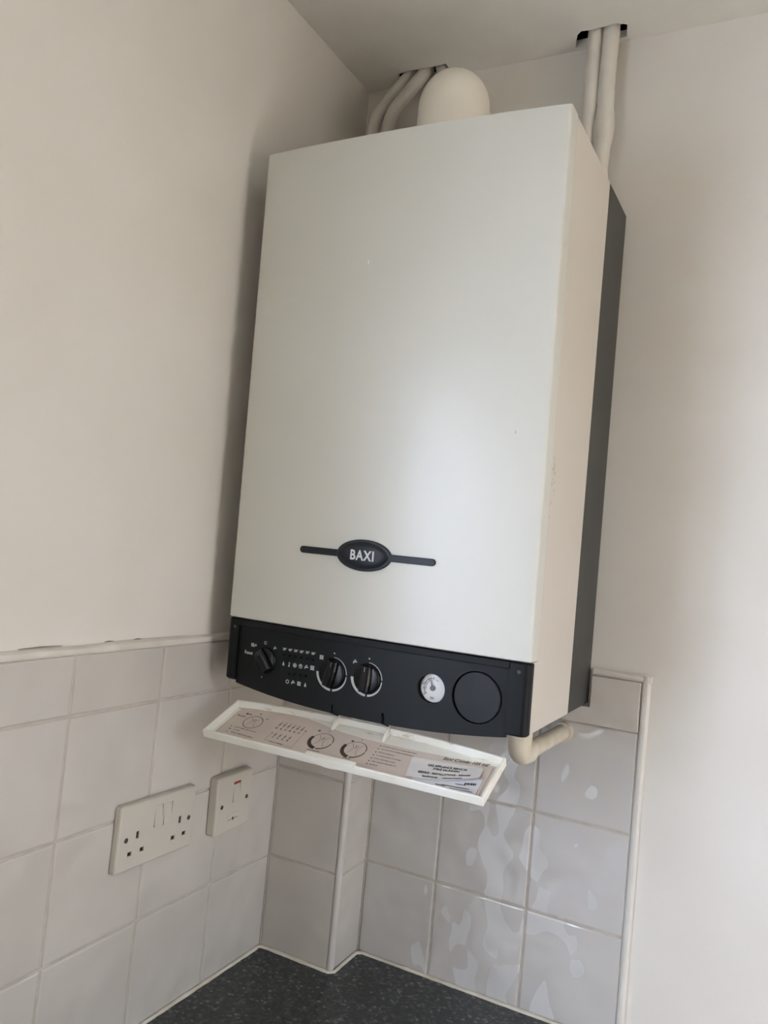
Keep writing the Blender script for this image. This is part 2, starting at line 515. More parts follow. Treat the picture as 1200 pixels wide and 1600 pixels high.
# boxing in the corner (plaster box, tiled front and return)
boxing = slab('wall_boxing', (0.0053, BY, ZW - .3), (BX, -.0001, -.012), 'wall')
s = S().box((.0055, BY - .0052, ZW), (BX + .0052, BY, -.02)).box((BX, BY, ZW), (BX + .0052, -.0055, -.02)).obj('grout', 'grout', boxing)
for zt, zb in ((-.0305, R2), (R2, R3), (R3, ZW)):
    top, bot = zt - G / 2, zb + G / 2
    tile(boxing, ((.0076 + BX - .001) / 2, BY, (top + bot) / 2), (1, 0, 0), BX - .001 - .0076, top - bot)
    tile(boxing, (BX, (BY + .001 - .0076) / 2, (top + bot) / 2), (0, 1, 0), abs(BY) - .001 - .0076, top - bot)
S().box((.0050, BY - .0074, ZW), (.0082, BY - .0050, -.02)).box((BX + .0050, -.0078, ZW), (BX + .0080, -.0050, -.02)).obj('corner_grout', 'grout', boxing, bevel=.001)
# back wall
BC = [BX + .0068, .2754, .4272, .5743]
S().box((BX + .0055, -.0058, ZW), (.5775, 0, -.0305)).box((.5, -.0058, -.0305), (.5775, 0, R0)).obj('grout', 'grout', wall_back)
for i, (zt, zb) in enumerate(ROWS):
    for j in range(3):
        xa, xb_ = BC[j], BC[j + 1]
        top, bot = zt - (G / 2 if i else 0), zb + (G / 2 if i < 3 else .002)
        if i == 0:
            if j < 2: continue
            # last tile of the cut top course, notched round the boiler's corner
            o = bpy.data.objects.new('tile', None) if False else None
            s = S()
            L_ = [(xa + G / 2, bot), (xb_ - .001, bot), (xb_ - .001, top), (.5015, top), (.5015, -.004), (xa + G / 2, -.004)]
            plate(s, L_, [], lambda a, b, w: (a, -T - w * 1.0, b), -T)
            s.obj('tile', 'tile', wall_back, bevel=.0009)
            continue
        tile(wall_back, ((xa + xb_) / 2, 0.0, (top + bot) / 2), (1, 0, 0), xb_ - xa - G, top - bot, 'tile_pale_patches')

# edge trims
def quarter(s, p0, p1, out, side, r_, n=6):
    """quarter-round bead from p0 to p1; out / side unit vectors"""
    o_, d_ = Vector(out), Vector(side)
    prof = [Vector((0, 0, 0))] + [o_ * (r_ * math.cos(math.pi / 2 * k / n)) + d_ * (r_ * math.sin(math.pi / 2 * k / n)) for k in range(n + 1)]
    s.loft([[Vector(p0) + q for q in prof], [Vector(p1) + q for q in prof]])

def wavy_strip(s, p0, p1, out, side, w, t_, n=24, jit=.0006):
    """slightly uneven painted strip"""
    a, b = Vector(p0), Vector(p1); o_, d_ = Vector(out), Vector(side); rings = []
    for i in range(n + 1):
        c_ = a.lerp(b, i / n); ww = w + random.uniform(-jit, jit) * 1.6; tt = t_ + random.uniform(-jit, jit)
        rings.append([c_, c_ + o_ * tt * .8, c_ + o_ * tt + d_ * ww * .25, c_ + o_ * tt * .95 + d_ * ww * .7, c_ + o_ * tt * .35 + d_ * ww, c_ + d_ * ww])
    s.loft(rings)
s = S(); wavy_strip(s, (0, -1.013, R0), (0, -.002, R0), (1, 0, 0), (0, 0, 1), .0105, .0085)
trim_1 = tag(s.obj('trim_1', 'plaster_trim', smooth=50), kind='structure')
for ya, yb, zz in ((-.632, -.572, R0 + .0112), (-.505, -.490, R0 + .0114), (-.455, -.440, R0 + .0113)):
    S().loft([[(0, ya, zz), (.0016, ya, zz), (.0016, ya, zz + .0003), (0, ya, zz + .0003)], [(0, (ya + yb) / 2, zz), (.0016, (ya + yb) / 2, zz), (.0016, (ya + yb) / 2, zz + .0013), (0, (ya + yb) / 2, zz + .0013)], [(0, yb, zz), (.0016, yb, zz), (.0016, yb, zz + .0003), (0, yb, zz + .0003)]]).obj('paint_crack', 'ink_soft', trim_1)
s = S(); wavy_strip(s, (.5728, 0, ZW + .002), (.5752, 0, R0 + .0095), (0, -1, 0), (1, 0, 0), .0108, .0090, jit=.0002)
tag(s.obj('trim_2', 'trim', smooth=50), kind='structure')
s = S(); wavy_strip(s, (.5005, 0, R0), (.5865, 0, R0), (0, -1, 0), (0, 0, 1), .0100, .0080, 8)
tag(s.obj('trim_3', 'plaster_trim', smooth=50), kind='structure')
s = S()   # white corner strip on the boxing
s.tube([(BX + .0030, BY - .0030, ZW + .001), (BX + .0030, BY - .0030, -.012)], .0056, 16)
tag(s.obj('trim_4', 'corner_strip', smooth=60), kind='structure')
# silicone bead where the tiles meet the worktop
s = S()
bead = [(.0075, -1.013, ZW), (.0085, BY - .0125, ZW), (.016, BY - .0085, ZW), (BX + .004, BY - .0095, ZW), (BX + .0105, BY - .003, ZW), (BX + .009, -.016, ZW), (BX + .017, -.0088, ZW), (.5800, -.0085, ZW)]
path = []
for a, b in zip(bead[:-1], bead[1:]):
    n = max(1, int((Vector(b) - Vector(a)).length / .012))
    path += [Vector(a).lerp(Vector(b), k / n) for k in range(n)]
path.append(Vector(bead[-1]))
s.tube(path, [.0036 + random.uniform(-.0006, .0006) for _ in path], 10)
tag(s.obj('trim_5', 'caulk', smooth=60), kind='structure')

# worktop
s = S().box((.0005, -3.0, ZW - .038), (.595, -.0005, ZW))
tag(s.obj('worktop', 'worktop', bevel=.004), 'dark speckled granite-effect worktop running below the white tiles', 'worktop')

# ------------------------------------------------------------------ the boiler
boiler = thing('wall_boiler', (XB + BW / 2, -.16, 0), 'cream gas boiler with black control strip hanging in the corner', 'boiler')

# rear mounting frame
S().box((XB + .001, -DK, .0), (XR - .0008, -.0005, H - .001)).obj('rear_frame', 'frame', boiler, bevel=.0012, label='dark grey mounting frame behind the casing')
# casing sides
prof = [(-DK, 0), (-DK, H - .0008), (-depth(H) + SEAM + .0032, H - .0008), (-depth(ZP) + SEAM + .0032, ZP), (-depth(ZP) + .0125, ZP - .0012), (-depth(0) + .0125, 0)]
S().loft([[(XB + .0006, a, b) for a, b in prof], [(XR - .0006, a, b) for a, b in prof]]).obj('casing', 'casing', boiler, bevel=.0014)
# black strip painting in the shade of the seam between cover and casing
seam_prof = [(-depth(H) + SEAM, H - .004), (-depth(H) + SEAM + .0032, H - .004), (-depth(ZP) + SEAM + .0032, ZP + .002), (-depth(ZP) + SEAM, ZP + .002)]
S().loft([[(XB + .0016, a, b) for a, b in seam_prof], [(XR - .0016, a, b) for a, b in seam_prof]]).obj('seam_shade', 'groove', boiler)
# bowed front cover
def plan(z, ins=0.0, zc=None):
    x0, x1 = XB + ins, XR - ins; pts = []; rr = .0045
    yb_ = -depth(z) + SEAM - ins
    pts.append((x1, yb_, z))
    for k in range(5):
        a = math.pi / 2 * k / 4
        pts.append((x1 - rr + rr * math.cos(a), -depth(z) + rr + ins - rr * math.sin(a) , z))
    N = 36
    for k in range(1, N):
        x = x1 - rr + (x0 + rr - x1 + rr) * k / N
        e = bow(x) - bow(x1 - rr) * 1.0
        pts.append((x, -depth(z) + ins - e, z))
    for k in range(5):
        a = math.pi / 2 * (1 - k / 4)
        pts.append((x0 + rr - rr * math.cos(a), -depth(z) + rr + ins - rr * math.sin(a), z))
    pts.append((x0, yb_, z))
    return pts
S().loft([plan(ZP, .0012), plan(ZP + .0012), plan(ZP + .2), plan(.45), plan(H - .0016), plan(H - .0005, .0005), plan(H, .0016)]).obj('front_cover', 'cover', boiler, smooth=30)

# maker's badge on the cover
def on_cover(x, z, off): return (x, fy(x, z, off - bow(XR - .0045)), z)
s = S()
CX, CZ = .2655, .1940
def wing(x0, x1):
    pts = []
    r_ = .0046
    end = x0 if abs(x0 - CX) > abs(x1 - CX) else x1
    sg = -1 if end < CX else 1
    inner = x1 if sg < 0 else x0
    for k in range(9):
        a = -math.pi / 2 + math.pi * k / 8
        pts.append((end - sg * r_ + sg * r_ * math.cos(a), CZ + r_ * math.sin(a)))
    pts += [(inner, CZ + r_), (inner, CZ - r_)]
    rings = []
    for ins, off in ((0, -.001), (0, .0022), (.0008, .0030)):
        cx_ = (x0 + x1) / 2
        rings.append([on_cover(cx_ + (a - cx_) * (1 - ins / .03), CZ + (b - CZ) * (1 - ins / r_), off) for a, b in pts])
    s.loft(rings)
wing(.1648, .2290); wing(.3020, .3675)
rings = []
for a, b, off in ((.0405, .0207, -.001), (.0405, .0207, .0030), (.0396, .0198, .0040), (.0365, .0172, .0042), (.0350, .0160, .0052), (.026, .0118, .0062), (.012, .0055, .0066), (.0005, .0003, .0067)):
    rings.append([on_cover(CX + a * math.cos(2 * math.pi * k / 48), CZ + b * math.sin(2 * math.pi * k / 48), off) for k in range(48)])
s.loft(rings)
badge = s.obj('badge', 'badge', boiler, smooth=30, label='black oval badge with two side bars')
V, F = text2('BAXI', w=.0350, h=.0128, bold=.030, space=1.14)
s = S(); s.add([on_cover(.2482 + a, CZ - .0062 + b, .0069) for a, b in V], F)
s.obj('lettering', 'silver', badge, label='silver lettering BAXI')
# chips in the enamel
S().add([on_cover(.2355 + a, .5857 + b, .0002) for a, b in ((0, .003), (.0012, .0008), (.0008, -.0035), (-.0006, -.002))], [(0, 1, 2, 3)]).obj('enamel_chip', 'chip', boiler)
S().add([on_cover(.4567 + a, .3614 + b, .0002) for a, b in ((0, .002), (.0006, .0012), (.0005, -.0020), (-.0003, -.0014))], [(0, 1, 2, 3)]).obj('enamel_chip', 'ink_soft', boiler)

# ---- control strip
REC = .005
def on_face(x, z, off=0.0):                  # recessed control face
    return (x, fy(x, z, off - REC), z)
FXL, FXR = .0662, .4712
# black body with the two end columns and the top lip
def body_plan(z, ins=0.0):
    x0, x1 = XB + ins, XR - ins; rr = .0085; pts = []
    back = -depth(z) + .0145
    pts.append((x1, back, z))
    for k in range(6):
        a = math.pi / 2 * k / 5
        pts.append((x1 - rr + rr * math.cos(a), -depth(z) + rr + ins - rr * math.sin(a), z))
    pts.append((FXR + .0002, -depth(z) + ins, z)); pts.append((FXR + .0002, -depth(z) + .013, z))
    pts.append((FXL - .0002, -depth(z) + .013, z)); pts.append((FXL - .0002, -depth(z) + ins, z))
    for k in range(6):
        a = math.pi / 2 * (1 - k / 5)
        pts.append((x0 + rr - rr * math.cos(a), -depth(z) + rr + ins - rr * math.sin(a), z))
    pts.append((x0, back, z))
    return pts
s = S().loft([body_plan(-.0012, .002), body_plan(.0010), body_plan(ZP - .0030), body_plan(ZP - .0016, .0012)])
strip = s.obj('control_strip', 'panel', boiler, smooth=35, label='black plastic control strip')
s = S()
rings = []
for k in range(25):
    x = FXL + (FXR - FXL) * k / 24
    z0, z1 = .0772, ZP - .0018
    rings.append([(x, fy(x, z0, -.0130), z0), (x, fy(x, z0, .0), z0), (x, fy(x, z0, .0), z1), (x, fy(x, z1, -.013), z1)])
s.loft(rings)
s.obj('top_lip', 'panel', strip, bevel=.0008)
# control face, curved lower edge, real holes
def face_bottom(x):
    q = (x - (FXL + FXR) / 2) / ((FXR - FXL) / 2)
    return -.0185 + .0135 * abs(q) ** 2.3
outer = [(FXL, .0770), (FXL, face_bottom(FXL))]
outer += [(FXL + (FXR - FXL) * k / 40, face_bottom(FXL + (FXR - FXL) * k / 40)) for k in range(1, 40)]
outer += [(FXR, face_bottom(FXR)), (FXR, .0770)]
KN = [(.1175, .0340, .0180), (.2290, .0340, .0203), (.2822, .0355, .0198)]
GA = (.3718, .0372)
DI = (.4318, .0362)
LED1 = [(.1477 + .00975 * i, .0462 + .0001 * i) for i in range(6)]
LED2 = [(.1585 + .0096 * i, .0218 + .0006 * i) for i in range(4)]
holes = [circle2(GA[0], GA[1], .0186, 40), circle2(DI[0], DI[1], .0320, 56)]
holes += [circle2(a, b, .0017, 10) for a, b in LED1 + LED2]
for hx, z0, z1 in ((.2322, -.0125, -.0070), (.3082, -.0120, -.0045)):
    holes.append(rect2(hx - .0017, z0 - .0015, hx + .0017, z1))
s = S()
plate(s, outer, holes, lambda a, b, w: on_face(a, b, w), .0042, cuts=[FXL + (FXR - FXL) * k / 24 for k in range(1, 24)])
s.obj('control_face', 'face', strip, smooth=30, label='curved black control face')
# backing seen through holes and slots
s = S(); rings = []
for k in range(13):
    x = FXL + .002 + (FXR - FXL - .004) * k / 12
    z0, z1 = face_bottom(x) + .002, .0765
    rings.append([on_face(x, z0, -.0098), on_face(x, z0, -.0085), on_face(x, z1, -.0085), on_face(x, z1, -.0098)])
s.loft(rings); s.obj('backing', 'groove', strip)
# large blank disc, separated by a narrow groove
N_ = (0, -1, -TB)
def face_axis(x):
    e = 1e-4
    sl = (bow(x + e) - bow(x - e)) / (2 * e)
    return Vector((sl, -1, -TB)).normalized() * 1.0
def lathe_on_face(s, x, z, prof, n=40, rec=0.0):
    s.lathe(on_face(x, z, rec), Vector((-(bow(x + 1e-4) - bow(x - 1e-4)) / 2e-4 * -1, -1, -TB)), prof, n)
s = S(); lathe_on_face(s, DI[0], DI[1], [(.0308, -.005), (.0308, -.0010), (.0300, -.0002), (.015, -.0001), (.0001, 0)], 56)
s.obj('blank_disc', 'disc', strip, smooth=30, label='round black blanking disc')
# pressure gauge
s = S(); lathe_on_face(s, GA[0], GA[1], [(.0180, -.0086), (.0180, -.0074), (.0174, -.0071), (.0001, -.0069)], 48)
gauge = s.obj('pressure_gauge', 'dial', strip, smooth=30, label='round white pressure gauge')
def gpt(a, r_, off=.0): # angle clockwise from 12
    return on_face(GA[0] + r_ * math.sin(a), GA[1] + r_ * math.cos(a), -.0066 + off)
def garc(s, a0, a1, r0, r1, n=24, off=0.0):
    V, F = [], []
    for k in range(n + 1):
        a = math.radians(a0 + (a1 - a0) * k / n)
        V += [gpt(a, r0, off), gpt(a, r1, off)]
    for k in range(n): F.append((2 * k, 2 * k + 1, 2 * k + 3, 2 * k + 2))
    s.add(V, F)
s = S(); garc(s, -130, -8, .0118, .0126); garc(s, 12, 130, .0108, .0114); garc(s, -105, -20, .0092, .0097)
for k in range(9):
    a = -130 + 260 * k / 8
    garc(s, a - 2.2, a + 2.2, .0104, .0134, 1)
for a in (-128, -75, 35, 128):
    garc(s, a - 3.5, a + 3.5, .0138, .0150, 1)
V, F = text2('bar', w=.0052, h=.0030, bold=.02)
s.add([on_face(GA[0] - .0026 + a, GA[1] - .0135 + b, -.0066) for a, b in V], F)
s.obj('dial_marks', 'dial_grey', gauge, kind='stuff')
s = S(); s.lathe(on_face(GA[0], GA[1], -.0068), (0, -1, -TB), [(.0034, 0), (.0034, .0018), (.0024, .0024), (.0001, .0025)], 20)
an = math.radians(-16)
tip = .0145
q = [gpt(an + math.pi / 2, .0012, .0012), gpt(an, tip, .0012), gpt(an - math.pi / 2, .0012, .0012)]
q2 = [(a, b - .0006, c_) for a, b, c_ in q]
s.loft([q, q2])
s.obj('needle', 'dial_grey', gauge, smooth=30)
# rotary knobs
def knob(x, z, r_, rot):
    s = S()
    lathe_on_face(s, x, z, [(r_ * .99, -.0005), (r_, .0010), (r_ * .98, .0028), (r_ * .93, .0040), (r_ * .84, .0046), (.0001, .0050)], 40)
    k = s.obj('knob', 'knob', strip, smooth=35)
    # raised finger grip across the knob
    g = S(); rings = []
    for w_, l_, h in ((.0080, .98, .0040), (.0066, .95, .0085), (.0050, .92, .0108), (.0030, .88, .0116)):
        ring = []
        for a, b in ((-1, -1), (-1.15, -.3), (-1.15, .3), (-1, 1), (1, 1), (1.15, .3), (1.15, -.3), (1, -1)):
            u_, v_ = a * w_, b * l_ * r_ * .92
            ring.append(on_face(x + u_ * math.cos(rot) + v_ * math.sin(rot), z - u_ * math.sin(rot) + v_ * math.cos(rot), h))
        rings.append(ring)
    g.loft(rings)
    g.obj('finger_grip', 'knob', k, bevel=.0009)
    p_ = S()
    v0, v1 = r_ * .52, r_ * .80
    p_.add([on_face(x + a * math.cos(rot) + b * math.sin(rot), z - a * math.sin(rot) + b * math.cos(rot), .0118) for a, b in ((-.0004, v0), (.0004, v0), (.0004, v1), (-.0004, v1))], [(0, 1, 2, 3)])
    p_.obj('pointer', 'dial_grey', k)
knob(*KN[0], math.radians(-38)); knob(*KN[1], math.radians(14)); knob(*KN[2], math.radians(4))
# printed scales and symbols
pr = S()
def P2(x, z): return on_face(x, z, .00018)
def parc(cx, cz, a0, a1, r0a, r1a, r0b, r1b, n=28):
    V, F = [], []
    for k in range(n + 1):
        t_ = k / n; a = math.radians(a0 + (a1 - a0) * t_)
        for r_ in (r0a + (r0b - r0a) * t_, r1a + (r1b - r1a) * t_):
            V.append(P2(cx + r_ * math.sin(a), cz + r_ * math.cos(a)))
    for k in range(n): F.append((2 * k, 2 * k + 1, 2 * k + 3, 2 * k + 2))
    pr.add(V, F)
def prect(x, z, w, h): pr.add([P2(x - w / 2, z - h / 2), P2(x + w / 2, z - h / 2), P2(x + w / 2, z + h / 2), P2(x - w / 2, z + h / 2)], [(0, 1, 2, 3)])
def pdisc(x, z, r_): pr.add([P2(*q) for q in circle2(x, z, r_, 12)], [tuple(range(12))])
def ptext(b_, x, z, h, bold=.02, w=None):
    V, F = text2(b_, h=h, w=w, bold=bold); wd = max(v[0] for v in V)
    pr.add([P2(x - wd / 2 + a, z - h / 2 + b) for a, b in V], F)
def radiator(x, z, s_=.0052):
    for k in range(4): prect(x - s_ * .42 + s_ * .28 * k, z, s_ * .17, s_)
    prect(x, z + s_ * .33, s_, s_ * .13); prect(x, z - s_ * .33, s_, s_ * .13); prect(x, z, s_, s_ * .1)
def tap(x, z, s_=.0052):
    prect(x, z + s_ * .42, s_ * .5, s_ * .16); prect(x, z + s_ * .25, s_ * .16, s_ * .4)
    prect(x, z + .02 * s_, s_ * 1.0, s_ * .26); prect(x - s_ * .40, z - s_ * .22, s_ * .22, s_ * .46)
def flame(x, z, s_=.0056):
    pr.add([P2(x + a * s_, z + b * s_) for a, b in ((-.30, -.5), (-.06, -.5), (0, -.2), (.06, -.5), (.30, -.5), (.22, 0), (.02, .55), (-.22, .05))], [(0, 1, 2, 7), (2, 3, 4, 5), (2, 5, 6, 7)])
def ring(x, z, r_, w_=.0007): parc(x, z, 0, 360, r_ - w_, r_, r_ - w_, r_, 20)
for (x, z, r_) in KN[1:]:
    parc(x, z, 2, 88, r_ + .0007, r_ + .0013, r_ + .0007, r_ + .0020)
    parc(x, z, 94, 176, r_ + .0007, r_ + .0020, r_ + .0007, r_ + .0034)
    parc(x, z, 184, 268, r_ + .0007, r_ + .0036, r_ + .0007, r_ + .0052)
    pdisc(x + .0008, z + r_ + .0062, .0011)
ptext('Reset', .0860, .0405, .0046, .03)
radiator(.0920, .0520, .0050); tap(.0975, .0518, .0044); ring(.1145, .0580, .0023); tap(.1320, .0530, .0048); pdisc(.1128, .0100, .0009)
for i, b_ in enumerate(('30°', '40°', '50°', '60°', '70°', '80°')):
    ptext(b_, .1487 + .0096 * i, .0545 + .0002 * i, .0036, .03)
flame(.1485, .0345); x = .1581; prect(x, .0360, .0010, .0042); pdisc(x, .0328, .0014); prect(x + .0012, .0368, .0012, .0005); prect(x + .0012, .0355, .0012, .0005)
ring(.1677, .0350, .0030); prect(.1677, .0356, .0036, .0011); prect(.1677, .0340, .0036, .0009)
ring(.1773, .0353, .0030); pr.add([P2(.1773 + a, .0353 + b) for a, b in ((-.0016, .0016), (.0016, .0016), (0, -.0018))], [(0, 1, 2)])
tap(.1870, .0355, .0056); radiator(.1966, .0360, .0060)
ring(.1575, .0112, .0028, .0010); tap(.1672, .0114, .0056); radiator(.1770, .0116, .0056); flame(.1874, .0118)
radiator(.2100, .0524, .0058); tap(.2622, .0543, .0056)
pr.obj('printed_symbols', 'print', strip, kind='stuff', label='pale grey printed symbols and scales')
# indicator lamps deep in their holes
for a, b in LED1 + LED2:
    s = S(); s.lathe(on_face(a, b, -.0040), (0, -1, -TB), [(.0014, 0), (.0014, .0012), (.0008, .0018), (.0001, .0020)], 8)
    s.obj('indicator_lamp', 'knob', strip, smooth=40)
# screws in the end columns
for x, z in ((.0592, .0742), (.4826, .0752)):
    s = S(); s.lathe((x, -depth(z) + .0002, z), (0, -1, -TB), [(.0050, -.002), (.0050, .0003), (.0046, .0005), (.0043, .0001), (.0040, -.0004), (.0001, -.0004)], 24)
    k = s.obj('screw_hole', 'groove', strip, smooth=30)
    s = S(); s.lathe((x + .0004, -depth(z) + .0002, z), (0, -1, -TB), [(.0026, -.0006), (.0026, .0004), (.0018, .0009), (.0001, .0009)], 14)
    s.obj('screw', 'screw_grey', k, smooth=30)

# ---- drop-down flap, hanging open below the strip
FO = Vector((.0693, -.3084, -.0297)); FV = Vector((0, -.9156, -.4021)); FN = Vector((0, -.4021, .9156)); FWD, FL = .4030, .0779
def fp(u_, v_, w_=0.0):
    q = FO + Vector((u_, 0, 0)) + FV * v_ + FN * w_
    return (q.x, q.y, q.z)
def hinge_edge(u_, ins=0.0):
    q = (u_ - FWD / 2) / (FWD / 2)
    return -.0112 * (1 - min(1, abs(q)) ** 2.2) + ins
NU = 36
def flap_outline(ins):
    pts = [(ins, hinge_edge(0, ins))]
    pts += [(ins + (FWD - 2 * ins) * k / NU, hinge_edge(FWD * k / NU, ins)) for k in range(1, NU)]
    pts += [(FWD - ins, hinge_edge(FWD, ins)), (FWD - ins, FL - ins), (ins, FL - ins)]
    return pts
RIM, FLR = .0030, -.0090
o_, i_ = flap_outline(0), flap_outline(RIM)
s = S(); n = len(o_)
V = [fp(a, b, -.0118) for a, b in flap_outline(.0008)] + [fp(a, b, -.0105) for a, b in o_] + [fp(a, b, -.0006) for a, b in o_] + [fp(a, b, 0) for a, b in flap_outline(.0006)] + \
    [fp(a, b, 0) for a, b in flap_outline(RIM - .0005)] + [fp(a, b, -.0007) for a, b in i_] + [fp(a, b, FLR) for a, b in flap_outline(RIM + .0008)]
F = []
for k in range(6):
    for j in range(n):
        F.append((k * n + j, k * n + (j + 1) % n, (k + 1) * n + (j + 1) % n, (k + 1) * n + j))
F.append(tuple(range(n - 1, -1, -1))); F.append(tuple(6 * n + j for j in range(n)))
s.add(V, F)
flap = s.obj('control_flap', 'flap', boiler, label='yellowed white flap hanging open below the control strip')
# stiffening ribs that carry the hinge
for u0 in (.1625, .2395):
    s = S()
    a, b = u0 - .0022, u0 + .0022
    h0 = hinge_edge(u0)
    ring = [(h0 - .001, .0030), (h0 + .0030, .0022), (h0 + .0205, FLR), (h0 + .001, FLR)]
    s.loft([[fp(a, v_, w_) for v_, w_ in ring], [fp(b, v_, w_) for v_, w_ in ring]])
    s.obj('hinge_rib', 'flap', flap, bevel=.0006)
    s = S().tube([fp(u0, h0 + .0005, .001), (FO.x + u0, -.3235, -.0165), (FO.x + u0, -.3222, -.0085)], .0012, 8)
    s.obj('hinge_pin', 'groove', flap)
# finger lip on the free edge
s = S(); U0, U1 = .1640, .2360; pts = []
for k in range(17):
    t_ = k / 16
    pts.append((U0 + (U1 - U0) * t_, -.0105 * math.sin(math.pi * min(1, max(0, t_))) ** .8 if 0 < t_ < 1 else -.0006))
low = [fp(u_, FL + .0024, w_) for u_, w_ in pts]; inn = [fp(u_, FL - .0008, w_) for u_, w_ in pts]
upo = [fp(u_, FL + .0024, .0010) for u_, w_ in pts]; upi = [fp(u_, FL - .0075, .0010) for u_, w_ in pts]; upl = [fp(u_, FL - .0075, -.004) for u_, w_ in pts]
s.loft([[low[k], upo[k], upi[k], upl[k], inn[k]] for k in range(17)])
s.obj('finger_lip', 'flap', flap, bevel=.0006)
# printed instruction label on the tray floor
LW = FLR + .0004
lab = [(.0120, .0047), (.03, .0015), (.06, -.0012), (.09, -.0030), (.1176, -.0025), (.138, .0010), (.158, .0058), (.1802, .0096), (.212, .0122), (.2464, .0132), (.32, .0122), (.3940, .0098), (.3940, .0725), (.0090, .0725)]
s = S(); plate(s, lab, [], lambda a, b, w: fp(a, b, LW + w), .0003)
label = s.obj('instruction_label', 'label', flap, label='beige instruction label printed with control diagrams')
ink, soft = S(), S()
IW = LW + .0002
def iquad(s, a, b, th, w_=None):
    a, b = Vector((a[0], a[1])), Vector((b[0], b[1])); d = (b - a); n_ = Vector((-d.y, d.x)).normalized() * th / 2
    s.add([fp(q.x, q.y, w_ or IW) for q in (a - n_, b - n_, b + n_, a + n_)], [(0, 1, 2, 3)])
def dashes(s, a, b, th, seg_=.0022, gap=.0007):
    """unreadable small print: a broken line"""
    a, b = Vector((a[0], a[1])), Vector((b[0], b[1])); L_ = (b - a).length; d = (b - a).normalized(); x = 0
    while x < L_:
        l_ = min(seg_ * random.uniform(.5, 1.9), L_ - x)
        iquad(s, a + d * x, a + d * (x + l_), th * random.uniform(.75, 1.15)); x += l_ + gap
def iarc(s, cx, cy, a0, a1, r0a, r1a, r0b, r1b, n=30):
    V, F = [], []
    for k in range(n + 1):
        t_ = k / n; a = math.radians(a0 + (a1 - a0) * t_)
        for r_ in (r0a + (r0b - r0a) * t_, r1a + (r1b - r1a) * t_):
            V.append(fp(cx + r_ * math.sin(a), cy - r_ * math.cos(a), IW))
    for k in range(n): F.append((2 * k, 2 * k + 1, 2 * k + 3, 2 * k + 2))
    s.add(V, F)
def idisc(s, x, y, r_): s.add([fp(a, b, IW) for a, b in circle2(x, y, r_, 10)], [tuple(range(10))])
iarc(ink, .0477, .0301, 0, 360, .0134, .0144, .0134, .0144)
for cx, cy, r_ in ((.1626, .0357, .0165), (.2131, .0371, .0163)):
    iarc(ink, cx, cy, 0, 88, r_ - .0008, r_, r_ - .0014, r_); iarc(ink, cx, cy, 94, 178, r_ - .0014, r_, r_ - .0012, r_ + .0012)
    iarc(ink, cx, cy, 186, 290, r_ - .0030, r_ + .0024, r_ - .0024, r_ + .0024); iarc(ink, cx, cy, 290, 360, r_ - .0008, r_, r_ - .0008, r_)
for cx, cy, r_ in ((.0477, .0301, .0130), (.1626, .0357, .0150), (.2131, .0371, .0150)):
    for sg in (-1, 1):
        prev = None
        for k in range(9):
            t_ = -1 + 2 * k / 8
            q = (cx + sg * r_ * (.22 + .34 * t_ * t_), cy + t_ * r_ * .72)
            if prev: iquad(soft, prev, q, .0006)
            prev = q
    iquad(ink, (cx - .0008, cy - r_ * .55), (cx - .0008, cy - r_ * .1), .0009); iquad(soft, (cx + .0016, cy - r_ * .6), (cx + .0016, cy - r_ * .2), .0007)
# icons, captions
for i in range(6):
    u_ = .0876 + .0072 * i
    iquad(soft, (u_ - .0004, .0158), (u_ + .0016, .0178), .0010); iquad(soft, (u_ + .0004, .0180), (u_, .0270), .0012); iquad(soft, (u_ - .0012, .0215), (u_ + .0014, .0225), .0030); iquad(ink, (u_ - .0012, .0305), (u_ + .0014, .0308), .0026 - .0004 * (i % 3))
for i in range(4):
    u_ = .0948 + .0078 * i
    iquad(soft, (u_ + .0004, .0405), (u_, .0480), .0012); iquad(soft, (u_ - .0010, .0440), (u_ + .0014, .0446), .0026); iquad(ink, (u_ - .0012, .0500), (u_ + .0012, .0503), .0012 + .0004 * i)
for a, b in (((.0882, .0422), (.0872, .0585)), ((.0872, .0585), (.1323, .0618)), ((.1323, .0618), (.1305, .0237))): iquad(soft, a, b, .0005)
idisc(ink, .0882, .0418, .0011); idisc(ink, .1305, .0237, .0012)
V, F = text2('Reset', w=.0135, h=.0034, bold=.02)
ink.add([fp(.0159 + a, .0237 - b, IW) for a, b in V], F)
iquad(ink, (.0255, .0155), (.0300, .0152), .0030); iquad(ink, (.0312, .0154), (.0350, .0150), .0018); iquad(ink, (.047, .0085), (.047, .0115), .0018); iquad(ink, (.0612, .0189), (.0648, .0163), .0013)
for a, b, th in (((.0284, .0472), (.067, .0485), .0012), ((.0315, .0532), (.0424, .0530), .0012), ((.0318, .0590), (.0687, .0605), .0013), ((.0959, .0592), (.117, .0596), .0013), ((.0065, .0067), (.014, .0072), .0009)):
    dashes(ink, a, b, th)
for q in ((.0235, .0472), (.0240, .0530), (.0262, .0530), (.0255, .0592)): iquad(ink, (q[0] - .0008, q[1]), (q[0] + .0008, q[1]), .0020)
for a, b in (((.154, .0571), (.1728, .0568)), ((.1560, .0623), (.1764, .0617)), ((.2068, .0563), (.218, .0565)), ((.2003, .0608), (.225, .0612))): dashes(ink, a, b, .0014)
for q in ((.1617, .0133), (.2128, .0164)): idisc(ink, *q, .0009)
for q in ((.1478, .0169), (.2021, .0223)): iquad(ink, (q[0] - .0018, q[1]), (q[0] + .0018, q[1] - .0004), .0028)
